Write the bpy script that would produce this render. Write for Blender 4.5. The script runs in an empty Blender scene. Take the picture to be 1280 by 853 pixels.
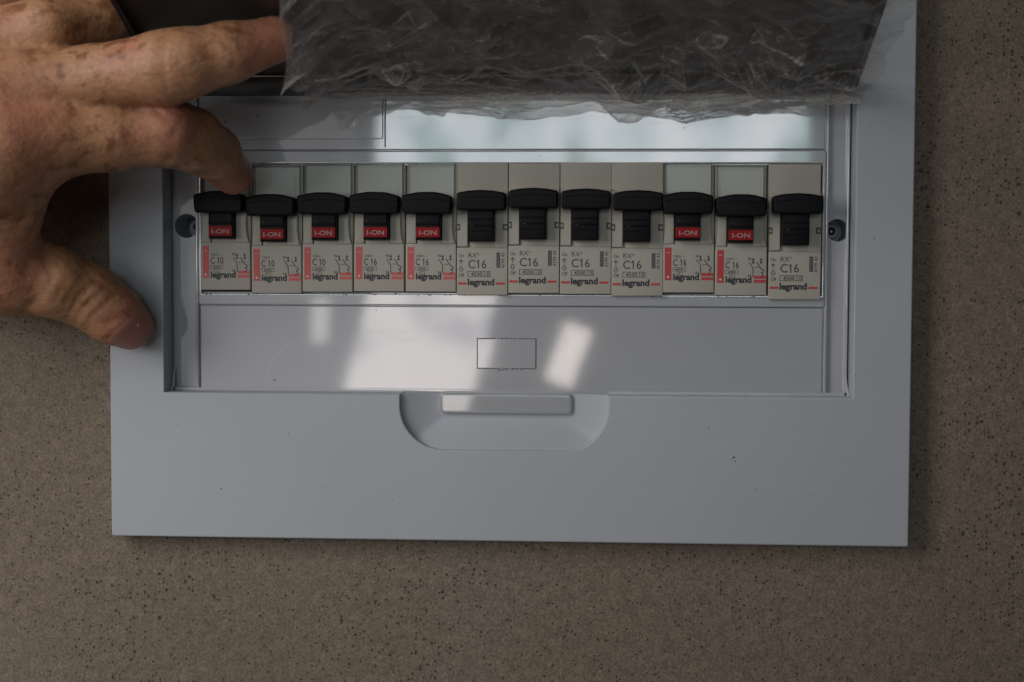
import bpy, bmesh, math, random
import numpy as np
from mathutils import Vector, Matrix, noise

random.seed(7)
MM = 0.001
scene = bpy.context.scene
C = scene.collection

# ------------------------------------------------------------------ camera
CAM_D = 0.5
FPX = CAM_D / 0.27e-3
cam_d = bpy.data.cameras.new('camera')
cam = bpy.data.objects.new('camera', cam_d); C.objects.link(cam)
cam_d.sensor_width = 36.0
cam_d.lens = FPX * 36.0 / 1280.0
cam_d.clip_start = 0.01; cam_d.clip_end = 20
cam.location = (0, -CAM_D, 0)
RX, RY, RZ = math.radians(-2.7307), math.radians(3.3301), math.radians(0.2)
CM = Matrix.Rotation(RY, 3, 'Z') @ Matrix.Rotation(math.pi/2 + RX, 3, 'X') @ Matrix.Rotation(RZ, 3, 'Z')
cam.rotation_euler = CM.to_euler()
cam_d.dof.use_dof = True
cam_d.dof.focus_distance = 0.505
cam_d.dof.aperture_fstop = 12.0
scene.camera = cam

def at(px, py, y=0.0):
    """photo pixel -> (X, Z) in mm on the plane at depth y mm"""
    d = CM @ Vector(((px-640)/FPX, (426.5-py)/FPX, -1.0))
    t = (y*MM + CAM_D) / d.y
    return (t*d.x/MM, t*d.z/MM)

# ------------------------------------------------------------------ world
w = bpy.data.worlds.new('World'); scene.world = w; w.use_nodes = True
w.node_tree.nodes['Background'].inputs[0].default_value = (1.0, 0.97, 0.95, 1)
w.node_tree.nodes['Background'].inputs[1].default_value = 0.014
scene.view_settings.view_transform = 'Standard'
scene.view_settings.look = 'None'
scene.view_settings.exposure = 0.0
scene.view_settings.gamma = 1.0

# ------------------------------------------------------------------ lamps
def area(name, loc, size, power, col, rot=None, target=None, tex=None):
    l = bpy.data.lights.new(name, 'AREA'); l.shape = 'RECTANGLE'
    l.size, l.size_y = size; l.energy = power; l.color = col
    o = bpy.data.objects.new(name, l); C.objects.link(o); o.location = loc
    if target is not None:
        o.rotation_euler = (Vector(target)-Vector(loc)).to_track_quat('-Z', 'Y').to_euler()
    else:
        o.rotation_euler = rot or (math.pi/2, 0, 0)
    if tex:
        l.use_nodes = True
        nt = l.node_tree; em = nt.nodes['Emission']
        g = nt.nodes.new('ShaderNodeTexCoord'); mp = nt.nodes.new('ShaderNodeMapping')
        n = nt.nodes.new('ShaderNodeTexNoise'); r = nt.nodes.new('ShaderNodeValToRGB')
        mp.inputs['Scale'].default_value = tex[0]
        n.inputs['Scale'].default_value = 1.0; n.inputs['Detail'].default_value = 3
        nt.links.new(g.outputs['Object'], mp.inputs[0]); nt.links.new(mp.outputs[0], n.inputs['Vector'])
        nt.links.new(n.outputs['Fac'], r.inputs[0]); nt.links.new(r.outputs[0], em.inputs['Color'])
        els = r.color_ramp.elements
        els[0].position, els[0].color = tex[1][0]; els[1].position, els[1].color = tex[1][1]
        for p, c in tex[1][2:]:
            e = els.new(p); e.color = c
    return o
WD = -3.0           # the windows of the room stand behind the photographer
area('window_light', (-0.02, WD, 0.50), (1.02, 0.58), 8.0, (0.93, 0.96, 1.0),
     tex=((7, 5, 5), [(0.36, (.28, .38, .34, 1)), (0.60, (1.0, 1.0, 1.0, 1)), (0.46, (.64, .76, .75, 1))]))
area('lower_window_light', (-0.42, WD, -0.16), (0.30, 0.42), 1.5, (1.0, 0.92, 0.88), rot=(math.pi/2, math.radians(14), 0),
     tex=((5, 5, 5), [(0.36, (.45, .47, .55, 1)), (0.50, (1.0, 1.0, 1.0, 1))]))
area('mirrored_blob_light', (-0.07, WD, -0.20), (0.07, 0.15), 0.15, (1.0, 0.90, 0.84), rot=(math.pi/2, math.radians(20), 0))  # lamp for the small bright blob mirrored in the lower panel
area('small_window_light', (-0.665, WD, -0.12), (0.04, 0.10), 0.035, (1.0, 0.97, 0.95))
area('side_window_light', (-0.42, -0.38, 0.19), (0.24, 0.44), 1.62, (1.0, 0.945, 0.925), target=(-0.12, 0, 0.02))
area('left_fill_light', (-0.80, WD, 0.2), (0.46, 1.4), 0.8, (1.0, 0.97, 0.96))  # added fill lamp, unseen, lifting the dim left end of the cover
area('low_fill_light', (-0.42, -0.90, -0.85), (0.7, 0.5), 0.55, (1.0, 0.95, 0.92), target=(-0.10, 0, 0.0))  # added low fill lamp, out of view, brightening film and hand from below

# ------------------------------------------------------------------ materials
def mat(name, col, rough=0.5, ior=1.5, **kw):
    m = bpy.data.materials.new(name); m.use_nodes = True
    b = m.node_tree.nodes['Principled BSDF']
    b.inputs['Base Color'].default_value = (*col, 1); b.inputs['Roughness'].default_value = rough
    b.inputs['IOR'].default_value = ior
    for k, v in kw.items():
        b.inputs[k].default_value = v
    return m
def nodes(m):
    return m.node_tree, m.node_tree.nodes['Principled BSDF']
def nz(nt, scale, detail=3, rough=0.5, vec=None, dist=0.0):
    tc = nt.nodes.new('ShaderNodeTexCoord')
    n = nt.nodes.new('ShaderNodeTexNoise'); n.inputs['Scale'].default_value = scale
    n.inputs['Detail'].default_value = detail; n.inputs['Roughness'].default_value = rough
    n.inputs['Distortion'].default_value = dist
    if vec:
        mp = nt.nodes.new('ShaderNodeMapping'); mp.inputs['Scale'].default_value = vec
        nt.links.new(tc.outputs['Object'], mp.inputs[0]); nt.links.new(mp.outputs[0], n.inputs['Vector'])
    else:
        nt.links.new(tc.outputs['Object'], n.inputs['Vector'])
    return n
def ramp(nt, src, stops):
    r = nt.nodes.new('ShaderNodeValToRGB'); e = r.color_ramp.elements
    e[0].position, e[1].position = stops[0][0], stops[-1][0]
    e[0].color = (*stops[0][1], 1); e[1].color = (*stops[-1][1], 1)
    for p, c in stops[1:-1]:
        q = e.new(p); q.color = (*c, 1)
    nt.links.new(src, r.inputs[0]); return r
def mix(nt, fac, a, b, mode='MIX'):
    x = nt.nodes.new('ShaderNodeMix'); x.data_type = 'RGBA'; x.blend_type = mode
    if isinstance(fac, (int, float)): x.inputs[0].default_value = fac
    else: nt.links.new(fac, x.inputs[0])
    for i, v in ((6, a), (7, b)):
        if isinstance(v, tuple): x.inputs[i].default_value = (*v, 1)
        else: nt.links.new(v, x.inputs[i])
    return x.outputs[2]
def bump(nt, b, h, dist, strength=1.0, prev=None, sock='Normal'):
    n = nt.nodes.new('ShaderNodeBump'); n.inputs['Distance'].default_value = dist
    n.inputs['Strength'].default_value = strength
    nt.links.new(h, n.inputs['Height'])
    if prev: nt.links.new(prev.outputs[0], n.inputs['Normal'])
    nt.links.new(n.outputs[0], b.inputs[sock]); return n

def plastic(name, col, rough, grime=0.12, peel=0.00002, wave=0.0):
    m = mat(name, col, rough)
    nt, b = nodes(m)
    big = nz(nt, 22, 4, 0.6); fine = nz(nt, 900, 2)
    spk = nz(nt, 420, 2, 0.6)
    dirty = tuple(c*0.80 for c in col[:2]) + (col[2]*0.70,)
    r1 = ramp(nt, big.outputs['Fac'], [(0.35, (0, 0, 0)), (0.75, (grime*2,)*3)])
    c1 = mix(nt, r1.outputs[0], col, dirty)
    r2 = ramp(nt, spk.outputs['Fac'], [(0.735, (0, 0, 0)), (0.77, (0.75,)*3)])
    c2 = mix(nt, r2.outputs[0], c1, (0.10, 0.085, 0.07))
    nt.links.new(c2, b.inputs['Base Color'])
    rr = nt.nodes.new('ShaderNodeMapRange'); rr.inputs[3].default_value = rough*0.85; rr.inputs[4].default_value = rough*1.25
    nt.links.new(big.outputs['Fac'], rr.inputs[0]); nt.links.new(rr.outputs[0], b.inputs['Roughness'])
    p = bump(nt, b, fine.outputs['Fac'], peel)
    if wave:
        wv = nz(nt, 28, 1.0, 0.4); bump(nt, b, wv.outputs['Fac'], wave, prev=p)
    return m

M = {}
M['frame'] = plastic('matt_grey_plastic', (0.52, 0.55, 0.605), 0.38, peel=0.00003)
M['gloss'] = plastic('glossy_clear_coated_plastic', (0.53, 0.55, 0.59), 0.05, grime=0.08, peel=0.0000012, wave=0.00009)
nt, b = nodes(M['gloss'])
b.inputs['Specular IOR Level'].default_value = 0.85
b.inputs['Coat Weight'].default_value = 1.0; b.inputs['Coat Roughness'].default_value = 0.03; b.inputs['Coat IOR'].default_value = 1.55
# fine hair scratches on the glossy cover
scr = nz(nt, 1.0, 2, 0.5, vec=(60, 60, 1500), dist=1.5)
rs = ramp(nt, scr.outputs['Fac'], [(0.70, (0, 0, 0)), (0.74, (1, 1, 1))])
bp = [n for n in nt.nodes if n.type == 'BUMP'][-1]
bump(nt, b, rs.outputs[0], 0.000004, prev=bp)
M['beige'] = plastic('warm_grey_breaker_plastic', (0.52, 0.495, 0.43), 0.45, grime=0.34)
M['beige_dark'] = plastic('shaded_grey_breaker_plastic', (0.40, 0.385, 0.345), 0.5, grime=0.25)
M['black'] = plastic('black_switch_plastic', (0.008, 0.008, 0.010), 0.42, grime=0.0)
M['black'].node_tree.nodes['Principled BSDF'].inputs['Specular IOR Level'].default_value = 0.14
M['red'] = mat('red_indicator', (0.36, 0.012, 0.016), 0.5)
M['red'].node_tree.nodes['Principled BSDF'].inputs['Specular IOR Level'].default_value = 0.2
M['pinkred'] = mat('faded_red_print', (0.72, 0.14, 0.13), 0.5)
M['darkred'] = mat('red_print', (0.60, 0.06, 0.06), 0.5)
M['ink'] = mat('black_print', (0.04, 0.04, 0.045), 0.5)
M['greyink'] = mat('grey_print', (0.085, 0.085, 0.095), 0.5)
M['white'] = mat('white_print', (0.45, 0.34, 0.33), 0.5)
M['paper'] = mat('paper_insert', (0.70, 0.69, 0.65), 0.5)
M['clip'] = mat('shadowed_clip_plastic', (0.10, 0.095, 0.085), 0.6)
M['metal'] = mat('screw_steel', (0.16, 0.16, 0.16), 0.35, Metallic=0.9)
M['cavity'] = mat('dark_enclosure_plastic', (0.03, 0.03, 0.03), 0.7)
M['postwhite'] = mat('white_post_plastic', (0.55, 0.55, 0.56), 0.4)
M['lid'] = plastic('smoked_lid_plastic', (0.034, 0.028, 0.024), 0.24, grime=0.0)
M['dirt'] = mat('dirt_crumbs', (0.13, 0.105, 0.08), 0.9)
M['scratch'] = mat('white_scratch', (0.85, 0.85, 0.87), 0.5)
M['fibre'] = mat('brown_fibre', (0.16, 0.12, 0.08), 0.6)

def clear(name, tint, ior=1.46, rough=0.06):
    m = bpy.data.materials.new(name); m.use_nodes = True; nt = m.node_tree
    nt.nodes.clear()
    out = nt.nodes.new('ShaderNodeOutputMaterial'); tr = nt.nodes.new('ShaderNodeBsdfTransparent')
    gl = nt.nodes.new('ShaderNodeBsdfGlossy'); fr = nt.nodes.new('ShaderNodeFresnel'); mx = nt.nodes.new('ShaderNodeMixShader')
    tr.inputs[0].default_value = (*tint, 1); gl.inputs['Roughness'].default_value = rough
    fr.inputs[0].default_value = ior
    ge = nt.nodes.new('ShaderNodeNewGeometry'); iv = nt.nodes.new('ShaderNodeMath'); iv.operation = 'SUBTRACT'; iv.inputs[0].default_value = 1.0
    nt.links.new(ge.outputs['Backfacing'], iv.inputs[1])
    mu = nt.nodes.new('ShaderNodeMath'); mu.operation = 'MULTIPLY'; nt.links.new(fr.outputs[0], mu.inputs[0]); nt.links.new(iv.outputs[0], mu.inputs[1])
    nt.links.new(mu.outputs[0], mx.inputs[0]); nt.links.new(tr.outputs[0], mx.inputs[1]); nt.links.new(gl.outputs[0], mx.inputs[2])
    nt.links.new(mx.outputs[0], out.inputs[0]); return m
M['clear'] = clear('clear_window_plastic', (0.96, 0.975, 0.97), 1.27, 0.3)

# wall: fine sandy render full of small pits
m = mat('speckled_render', (0.3, 0.27, 0.23), 0.85); nt, b = nodes(m)
a1 = nz(nt, 9, 5, 0.6); a2 = nz(nt, 260, 4, 0.7); a3 = nz(nt, 1100, 3, 0.7)
base = ramp(nt, a1.outputs['Fac'], [(0.3, (0.235, 0.186, 0.138)), (0.55, (0.262, 0.208, 0.156)), (0.75, (0.262, 0.218, 0.170))])
g = ramp(nt, a2.outputs['Fac'], [(0.3, (0.78,)*3), (0.7, (1.14,)*3)])
c = mix(nt, 1.0, base.outputs[0], g.outputs[0], 'MULTIPLY')
g2 = ramp(nt, a3.outputs['Fac'], [(0.3, (0.62,)*3), (0.7, (1.3,)*3)])
c = mix(nt, 1.0, c, g2.outputs[0], 'MULTIPLY')
def pits(scale, lo, hi, dens):
    v = nt.nodes.new('ShaderNodeTexVoronoi'); v.inputs['Scale'].default_value = scale
    tc = nt.nodes.new('ShaderNodeTexCoord')
    cl = nz(nt, 24, 3, 0.6); dn = nz(nt, scale*2.3, 3, 0.7); ad = nt.nodes.new('ShaderNodeVectorMath'); ad.operation = 'MULTIPLY_ADD'
    ad.inputs[1].default_value = (0.0011,)*3
    nt.links.new(dn.outputs['Color'], ad.inputs[0]); nt.links.new(tc.outputs['Object'], ad.inputs[2])
    nt.links.new(ad.outputs[0], v.inputs['Vector'])
    sep = nt.nodes.new('ShaderNodeSeparateColor'); nt.links.new(v.outputs['Color'], sep.inputs[0])
    # cell keeps a pit only when its random value is high; the size differs per cell
    th = nt.nodes.new('ShaderNodeMapRange'); th.inputs[1].default_value = dens; th.inputs[2].default_value = 1.0
    th.inputs[3].default_value = lo; th.inputs[4].default_value = hi
    nt.links.new(sep.outputs[0], th.inputs[0])
    keep = nt.nodes.new('ShaderNodeMath'); keep.operation = 'GREATER_THAN'; keep.inputs[1].default_value = dens
    nt.links.new(sep.outputs[0], keep.inputs[0])
    df = nt.nodes.new('ShaderNodeMath'); df.operation = 'SUBTRACT'
    nt.links.new(th.outputs[0], df.inputs[0]); nt.links.new(v.outputs['Distance'], df.inputs[1])
    ml = nt.nodes.new('ShaderNodeMapRange'); ml.inputs[1].default_value = 0.0; ml.inputs[2].default_value = 0.10
    dm = ramp(nt, cl.outputs['Fac'], [(0.40, (0, 0, 0)), (0.66, (1, 1, 1))])
    sc = nt.nodes.new('ShaderNodeMath'); sc.operation = 'MULTIPLY_ADD'; sc.inputs[1].default_value = 0.16; sc.inputs[2].default_value = -0.12
    nt.links.new(dm.outputs[0], sc.inputs[0])
    d2 = nt.nodes.new('ShaderNodeMath'); d2.operation = 'ADD'; nt.links.new(df.outputs[0], d2.inputs[0]); nt.links.new(sc.outputs[0], d2.inputs[1])
    nt.links.new(d2.outputs[0], ml.inputs[0])
    k = nt.nodes.new('ShaderNodeMath'); k.operation = 'MULTIPLY'
    nt.links.new(ml.outputs[0], k.inputs[0]); nt.links.new(keep.outputs[0], k.inputs[1])
    return k.outputs[0]
p1 = pits(760, 0.14, 0.44, 0.62); p2 = pits(360, 0.10, 0.30, 0.86)
c = mix(nt, p1, c, (0.10, 0.072, 0.05)); c = mix(nt, p2, c, (0.075, 0.058, 0.044))
nt.links.new(c, b.inputs['Base Color'])
bb = bump(nt, b, a2.outputs['Fac'], 0.0006, 0.7)
inv = nt.nodes.new('ShaderNodeMath'); inv.operation = 'ADD'; nt.links.new(p1, inv.inputs[0]); nt.links.new(p2, inv.inputs[1])
neg = nt.nodes.new('ShaderNodeMath'); neg.operation = 'MULTIPLY'; neg.inputs[1].default_value = -1; nt.links.new(inv.outputs[0], neg.inputs[0])
bump(nt, b, neg.outputs[0], 0.0004, 0.8, prev=bb)
M['wall'] = m

# ------------------------------------------------------------------ mesh helpers (mm in, metres out)
def curve_mesh(outlines, y0, y1, bev=0.3, seg=2):
    """solid slab with the outlines (x,z mm; first outer, others holes) from depth y0 (front) to y1 (back)"""
    cu = bpy.data.curves.new('tmp', 'CURVE'); cu.dimensions = '2D'; cu.fill_mode = 'BOTH'
    for pts in outlines:
        s = cu.splines.new('POLY'); s.points.add(len(pts)-1); s.use_cyclic_u = True
        for p, q in zip(s.points, pts): p.co = (q[0], q[1], 0, 1)
    th = (y1-y0)/2
    bev = min(bev, th*0.99)
    cu.extrude = th-bev; cu.bevel_depth = bev; cu.bevel_resolution = seg; cu.offset = -bev
    ob = bpy.data.objects.new('tmp', cu)
    me = bpy.data.meshes.new_from_object(ob)
    bpy.data.objects.remove(ob); bpy.data.curves.remove(cu)
    yc = (y0+y1)/2
    for v in me.vertices:
        x, y, z = v.co; v.co = (x*MM, (yc-z)*MM, y*MM)
    return me
def text_mesh(body, size, x, z, y, bold=0.0, rot=0.0, sx=1.0, align='LEFT', th=0.05, spacing=1.0):
    cu = bpy.data.curves.new('tmp', 'FONT'); cu.body = body; cu.size = size; cu.align_x = align
    cu.extrude = th/2; cu.offset = bold; cu.space_character = spacing; cu.resolution_u = 3
    ob = bpy.data.objects.new('tmp', cu)
    me = bpy.data.meshes.new_from_object(ob)
    bpy.data.objects.remove(ob); bpy.data.curves.remove(cu)
    cs, sn = math.cos(rot), math.sin(rot)
    for v in me.vertices:
        a, bq, d = v.co; a *= sx
        v.co = ((x+a*cs-bq*sn)*MM, (y-d)*MM, (z+a*sn+bq*cs)*MM)
    return me
def join(meshes):
    bm = bmesh.new()
    for me in meshes:
        bm.from_mesh(me); bpy.data.meshes.remove(me)
    out = bpy.data.meshes.new('m'); bmesh.ops.remove_doubles(bm, verts=bm.verts, dist=1e-7)
    bm.to_mesh(out); bm.free(); return out
def link(name, me, m, parent=None, smooth=True, angle=35):
    me.name = name
    me.materials.clear(); me.materials.append(m)
    o = bpy.data.objects.new(name, me); C.objects.link(o); o.parent = parent
    if smooth:
        for p in me.polygons: p.use_smooth = True
        try: me.set_sharp_from_angle(angle=math.radians(angle))
        except Exception: pass
    return o
def tag(o, label, cat, group=None):
    o['label'] = label; o['category'] = cat
    if group: o['group'] = group
    return o
def empty(name, loc):
    o = bpy.data.objects.new(name, None); C.objects.link(o); o.location = [v*MM for v in loc]; o.empty_display_size = 0.01
    return o
def rect(x0, x1, z0, z1, r=0.0, n=5):
    if x0 > x1: x0, x1 = x1, x0
    if z0 > z1: z0, z1 = z1, z0
    if r <= 0: return [(x0, z0), (x1, z0), (x1, z1), (x0, z1)]
    out = []
    for cx, cz, a in ((x0+r, z0+r, 180), (x1-r, z0+r, 270), (x1-r, z1-r, 0), (x0+r, z1-r, 90)):
        for k in range(n+1):
            t = math.radians(a+90*k/n); out.append((cx+r*math.cos(t), cz+r*math.sin(t)))
    return out
def circ(cx, cz, r, n=40):
    return [(cx+r*math.cos(2*math.pi*k/n), cz+r*math.sin(2*math.pi*k/n)) for k in range(n)]
def lathe(profile, cx, cz, n=40):
    """profile: list of (radius, y) mm, revolved round an axis along y"""
    vs, fs = [], []
    for k in range(n):
        a = 2*math.pi*k/n
        for r, y in profile: vs.append(((cx+r*math.cos(a))*MM, y*MM, (cz+r*math.sin(a))*MM))
    L = len(profile)
    for k in range(n):
        for i in range(L-1):
            a, bq = k*L+i, ((k+1) % n)*L+i
            fs.append((a, bq, bq+1, a+1))
    me = bpy.data.meshes.new('l'); me.from_pydata(vs, [], fs)
    bm = bmesh.new(); bm.from_mesh(me); bmesh.ops.remove_doubles(bm, verts=bm.verts, dist=1e-7)
    bmesh.ops.recalc_face_normals(bm, faces=bm.faces); bm.to_mesh(me); bm.free()
    return me
def tube(pts, r, n=6):
    """thin tube through 3D points in mm"""
    vs, fs = [], []
    P = [Vector(p) for p in pts]
    for i, p in enumerate(P):
        d = (P[min(i+1, len(P)-1)]-P[max(i-1, 0)]).normalized()
        s = d.cross(Vector((0, 1, 0)))
        if s.length < 1e-4: s = d.cross(Vector((1, 0, 0)))
        s.normalize(); t = d.cross(s)
        rr = r*(0.35 if i in (0, len(P)-1) else 1)
        for k in range(n):
            a = 2*math.pi*k/n; q = p+(s*math.cos(a)+t*math.sin(a))*rr; vs.append(q*MM)
    for i in range(len(P)-1):
        for k in range(n):
            a = i*n+k; bq = i*n+(k+1) % n; fs.append((a, bq, bq+n, a+n))
    me = bpy.data.meshes.new('t'); me.from_pydata(vs, [], fs); return me

# ------------------------------------------------------------------ wall
WALL_Y = 8.0
XL, XR, ZB, ZT = -167.7, 104.4, -92.3, 122.0
me = curve_mesh([rect(-900, 900, -700, 800), rect(XL-0.15, XR+0.15, ZB-0.15, ZT+0.15)], WALL_Y, WALL_Y+45, 0.4)
wall = link('wall', me, M['wall']); wall['kind'] = 'structure'

# ------------------------------------------------------------------ distribution board
board = empty('distribution_board', (0, WALL_Y, 0))
tag(board, 'grey plastic distribution board with glossy cover set in the speckled wall', 'electrical panel')
inv_board = Vector((0, -WALL_Y*MM, 0))
def part(name, me, m, parent=None, **k):
    o = link(name, me, m, parent or board, **k)
    if parent is None: o.location = inv_board
    return o

RL, RR_, RB, RT = -148.8, 85.2, -42.2, 66.0       # recess in the front frame
# scoop outline (thumb notch under the cover)
sxl, _ = at(500, 530, 0); sxr, _ = at(760, 530, 0); _, sz = at(640, 563.5, 0)
def scoop_pts(off=0.0):
    pts = []
    r = 15.0
    x0, x1, zb = sxl+off, sxr-off, sz+off
    pts.append((x0, RB)); pts.append((x0, zb+r))
    for k in range(1, 13):
        t = math.radians(180+90*k/12); pts.append((x0+r+8*0+r*math.cos(t), zb+r+r*math.sin(t)))
    for k in range(0, 13):
        t = math.radians(270+90*k/12); pts.append((x1-r+r*math.cos(t), zb+r+r*math.sin(t)))
    pts.append((x1, RB)); return pts
hole = [(RL, RT), (RL, RB)] + scoop_pts() + [(RR_, RB), (RR_, RT)]
me = curve_mesh([rect(XL, XR, ZB, ZT, 0.8, 3), hole], 0, 12, 0.55, 3)
part('front_frame', me, M['frame'])
# scoop floor: a shallow dished surface
vs, fs = [], []; nu, nv = 40, 16
for j in range(nv+1):
    for i in range(nu+1):
        u, v = i/nu, j/nv
        x = sxl-0.5+(sxr-sxl+1)*u; z = sz-0.5+(RB-sz+0.6)*v
        edge = min(min(u, 1-u)*4.0, v*1.5, 1.0)
        y = 1.6+4.6*math.sin(math.pi/2*max(edge, 0))
        vs.append((x*MM, y*MM, z*MM))
for j in range(nv):
    for i in range(nu):
        a = j*(nu+1)+i; fs.append((a, a+1, a+nu+2, a+nu+1))
me = bpy.data.meshes.new('s'); me.from_pydata(vs, [], fs)
part('thumb_scoop', me, M['frame'], angle=80)

# cover plate and its panels
PY = 11.0
ox0 = at(249.5, 300, 9)[0]; ox1 = at(1029, 300, 9)[0]
oz1 = at(640, 204.8, 9)[1]; oz0 = at(640, 368.0, 9)[1]
gz1 = at(640, 188.3, 9)[1]; gz0 = at(640, 382.8, 9)[1]
bz0 = at(640, 490, 9.5)[1]
HL = at(233, 282.5, PY); HR = at(1047, 288, PY)
me = curve_mesh([rect(RL+0.1, RR_-0.1, RB+0.15, RT-0.2), rect(ox0+0.5, ox1-0.5, oz0+0.5, oz1-0.5), circ(*HL, 4.1), circ(*HR, 4.1)], PY, PY+1.6, 0.25, 2)
part('cover_plate', me, M['gloss'])
me = curve_mesh([rect(ox0-0.1, ox1+0.3, gz1+0.3, RT-0.6, 0.5)], 9.6, PY+0.02, 0.35, 3)
part('upper_panel', me, M['gloss'])
me = curve_mesh([rect(ox0-0.1, ox1+0.3, bz0+0.1, gz0-0.2, 0.5)], 9.6, PY+0.03, 0.4, 3)
part('lower_panel', me, M['gloss'])
me = curve_mesh([rect(ox0-0.5, ox1+0.7, gz0, gz1, 0.9), rect(ox0+0.6, ox1-0.4, oz0, oz1)], 8.8, PY+0.04, 0.5, 5)
part('opening_rim', me, M['gloss'])
me = curve_mesh([rect(RL+0.6, RR_-0.6, RB+0.25, bz0-0.1, 0.3)], 8.4, PY+0.02, 0.75, 6)
part('bottom_ledge', me, M['gloss'])
# thin round-edged seam beside each column
for px in (1059, 1033, 246.5):
    x = at(px, 300, 10)[0]
    me = curve_mesh([rect(x-0.55, x+0.55, bz0+0.2, RT-1)], 9.3, PY+0.02, 0.53, 6)
    part('edge_bead', me, M['gloss'])
# raised label panel top left + knockout
lx0, lx1 = at(286, 150, 9)[0], at(478.5, 150, 9)[0]; lz0, lz1 = at(400, 174, 9)[1], at(400, 122, 9)[1]
me = curve_mesh([rect(lx0, lx1, lz0, lz1, 0.7)], 9.05, 9.62, 0.25, 2)
o = part('raised_label_panel', me, M['gloss'])
me = curve_mesh([rect(lx1+0.4, lx1+0.95, gz1+1.2, RT-2, 0.2)], 9.1, 9.62, 0.25, 2)
part('divider_ridge', me, M['gloss'])
kx0, kx1 = at(597, 440, 9.5)[0], at(669.5, 440, 9.5)[0]; kz0, kz1 = at(633, 460.5, 9.5)[1], at(633, 424, 9.5)[1]
me = curve_mesh([rect(kx0, kx1, kz0, kz1, 0.3)], 9.38, 9.62, 0.12, 2)
kc = (kx0+kx1)/2*MM
for v in me.vertices: v.co.y += -(v.co.x-kc)*0.004-(v.co.z-kz0*MM)*0.003
part('knockout_tab', me, M['gloss'])
# groove line round the knockout, rough with burrs
me = curve_mesh([rect(kx0-0.3, kx1+0.3, kz0-0.3, kz1+0.3), rect(kx0, kx1, kz0, kz1)], 9.52, 9.62, 0.02, 1)
part('knockout_groove', me, mat('groove_shadow_plastic', (0.17, 0.17, 0.18), 0.4))
bits = []
for i in range(20):
    x = kx0+(kx1-kx0)*random.uniform(0.2, 0.75); z = random.choice([kz0-0.35, kz1+0.3])+random.uniform(-.15, .25)*1.0
    bits.append(curve_mesh([circ(x, z, random.uniform(.15, .42), 9)], 9.1, 9.62, 0.22, 3))
part('burr_beads', join(bits), M['gloss'])['kind'] = 'stuff'
# clear finger tab in the scoop
tx0, tx1 = at(550, 505, 5)[0], at(715, 505, 5)[0]; tz0, tz1 = at(633, 517.5, 5)[1], RB+0.3
me = curve_mesh([rect(tx0, tx1, tz0, tz1, 1.6, 6)], 4.0, 6.7, 1.0, 5)
M['tab'] = mat('clear_tab_plastic', (0.93, 0.95, 0.97), 0.03, 1.5); M['tab'].node_tree.nodes['Principled BSDF'].inputs['Transmission Weight'].default_value = 0.6; M['tab'].node_tree.nodes['Principled BSDF'].inputs['Coat Weight'].default_value = 1.0
part('finger_tab', me, M['tab'])

# screw wells and screws
for (cx, cz) in (HL, HR):
    o = part('screw_well', lathe([(4.1, PY+0.3), (4.05, 29), (0.0, 29)], cx, cz), M['frame'])
    o = part('screw_post', lathe([(0.9, 29), (1.5, 24.6), (2.1, 24.2), (2.5, 24.6), (2.5, 29)], cx, cz), M['postwhite'])
    s = part('screw', lathe([(1.6, 26.5), (1.5, 24.9), (0.9, 24.6), (0.5, 25.2), (0, 25.3)], cx, cz), M['metal'])
# back box
me = curve_mesh([rect(RL-6, RR_+6, RB-6, RT+6), rect(RL-4, RR_+4, RB-4, RT+4)], 12.8, 52, 0.2)
part('back_box', me, M['cavity'])
me = curve_mesh([rect(RL-6, RR_+6, RB-6, RT+6)], 52.5, 54, 0.2)
part('back_box_floor', me, M['cavity'])
me = curve_mesh([rect(RL, RR_, -3, 32)], 49, 50.5, 0.2)
part('mounting_rail', me, M['metal'])

# lid: hinged at the top of the recess, swung up and out over the hand
LID_A = math.radians(21.4)
hinge_y = 2.5; hinge_z = at(640, 117.5, hinge_y)[1]
lid_t = (-math.cos(LID_A), math.sin(LID_A)); lid_n = (-math.sin(LID_A), -math.cos(LID_A))   # along, and down/outward (y,z)
def lidpt(x, s, n):      # s along the lid from the hinge, n below its underside
    return (x*MM, (hinge_y+s*lid_t[0]+n*lid_n[0])*MM, (hinge_z+s*lid_t[1]+n*lid_n[1])*MM)
LX0, LX1 = RL+1.0, RR_-0.6
def lid_box(x0, x1, s0, s1, n0, n1, bev):
    bm = bmesh.new(); bmesh.ops.create_cube(bm, size=1)
    for v in bm.verts:
        v.co = Vector((x0+(x1-x0)*(v.co.x+.5), s0+(s1-s0)*(v.co.y+.5), n0+(n1-n0)*(v.co.z+.5)))
    bmesh.ops.bevel(bm, geom=bm.edges[:], offset=bev, segments=2, profile=0.5, affect='EDGES')
    for v in bm.verts: v.co = Vector(lidpt(*v.co))
    bmesh.ops.recalc_face_normals(bm, faces=bm.faces)
    me = bpy.data.meshes.new('b'); bm.to_mesh(me); bm.free(); return me
lid = part('lid', join([lid_box(LX0, LX1, 0.2, 104, -2.4, 0, 0.4),
                        lid_box(LX0, LX0+2.0, 0.2, 104, -0.1, 1.6, 0.3), lid_box(LX1-2.0, LX1, 0.2, 104, -0.1, 1.6, 0.3),
                        lid_box(LX0+1.9, LX1-1.9, 0.4, 14, -0.1, 0.9, 0.4)]), M['lid'])
lid['label'] = 'dark smoked lid swung up'
link('hinge_pin', tube([lidpt_ for lidpt_ in [(LX0+3, hinge_y+1.2, hinge_z+0.8), (LX1-3, hinge_y+1.2, hinge_z+0.8)]], 0.9, 10), M['lid'], lid)

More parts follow.
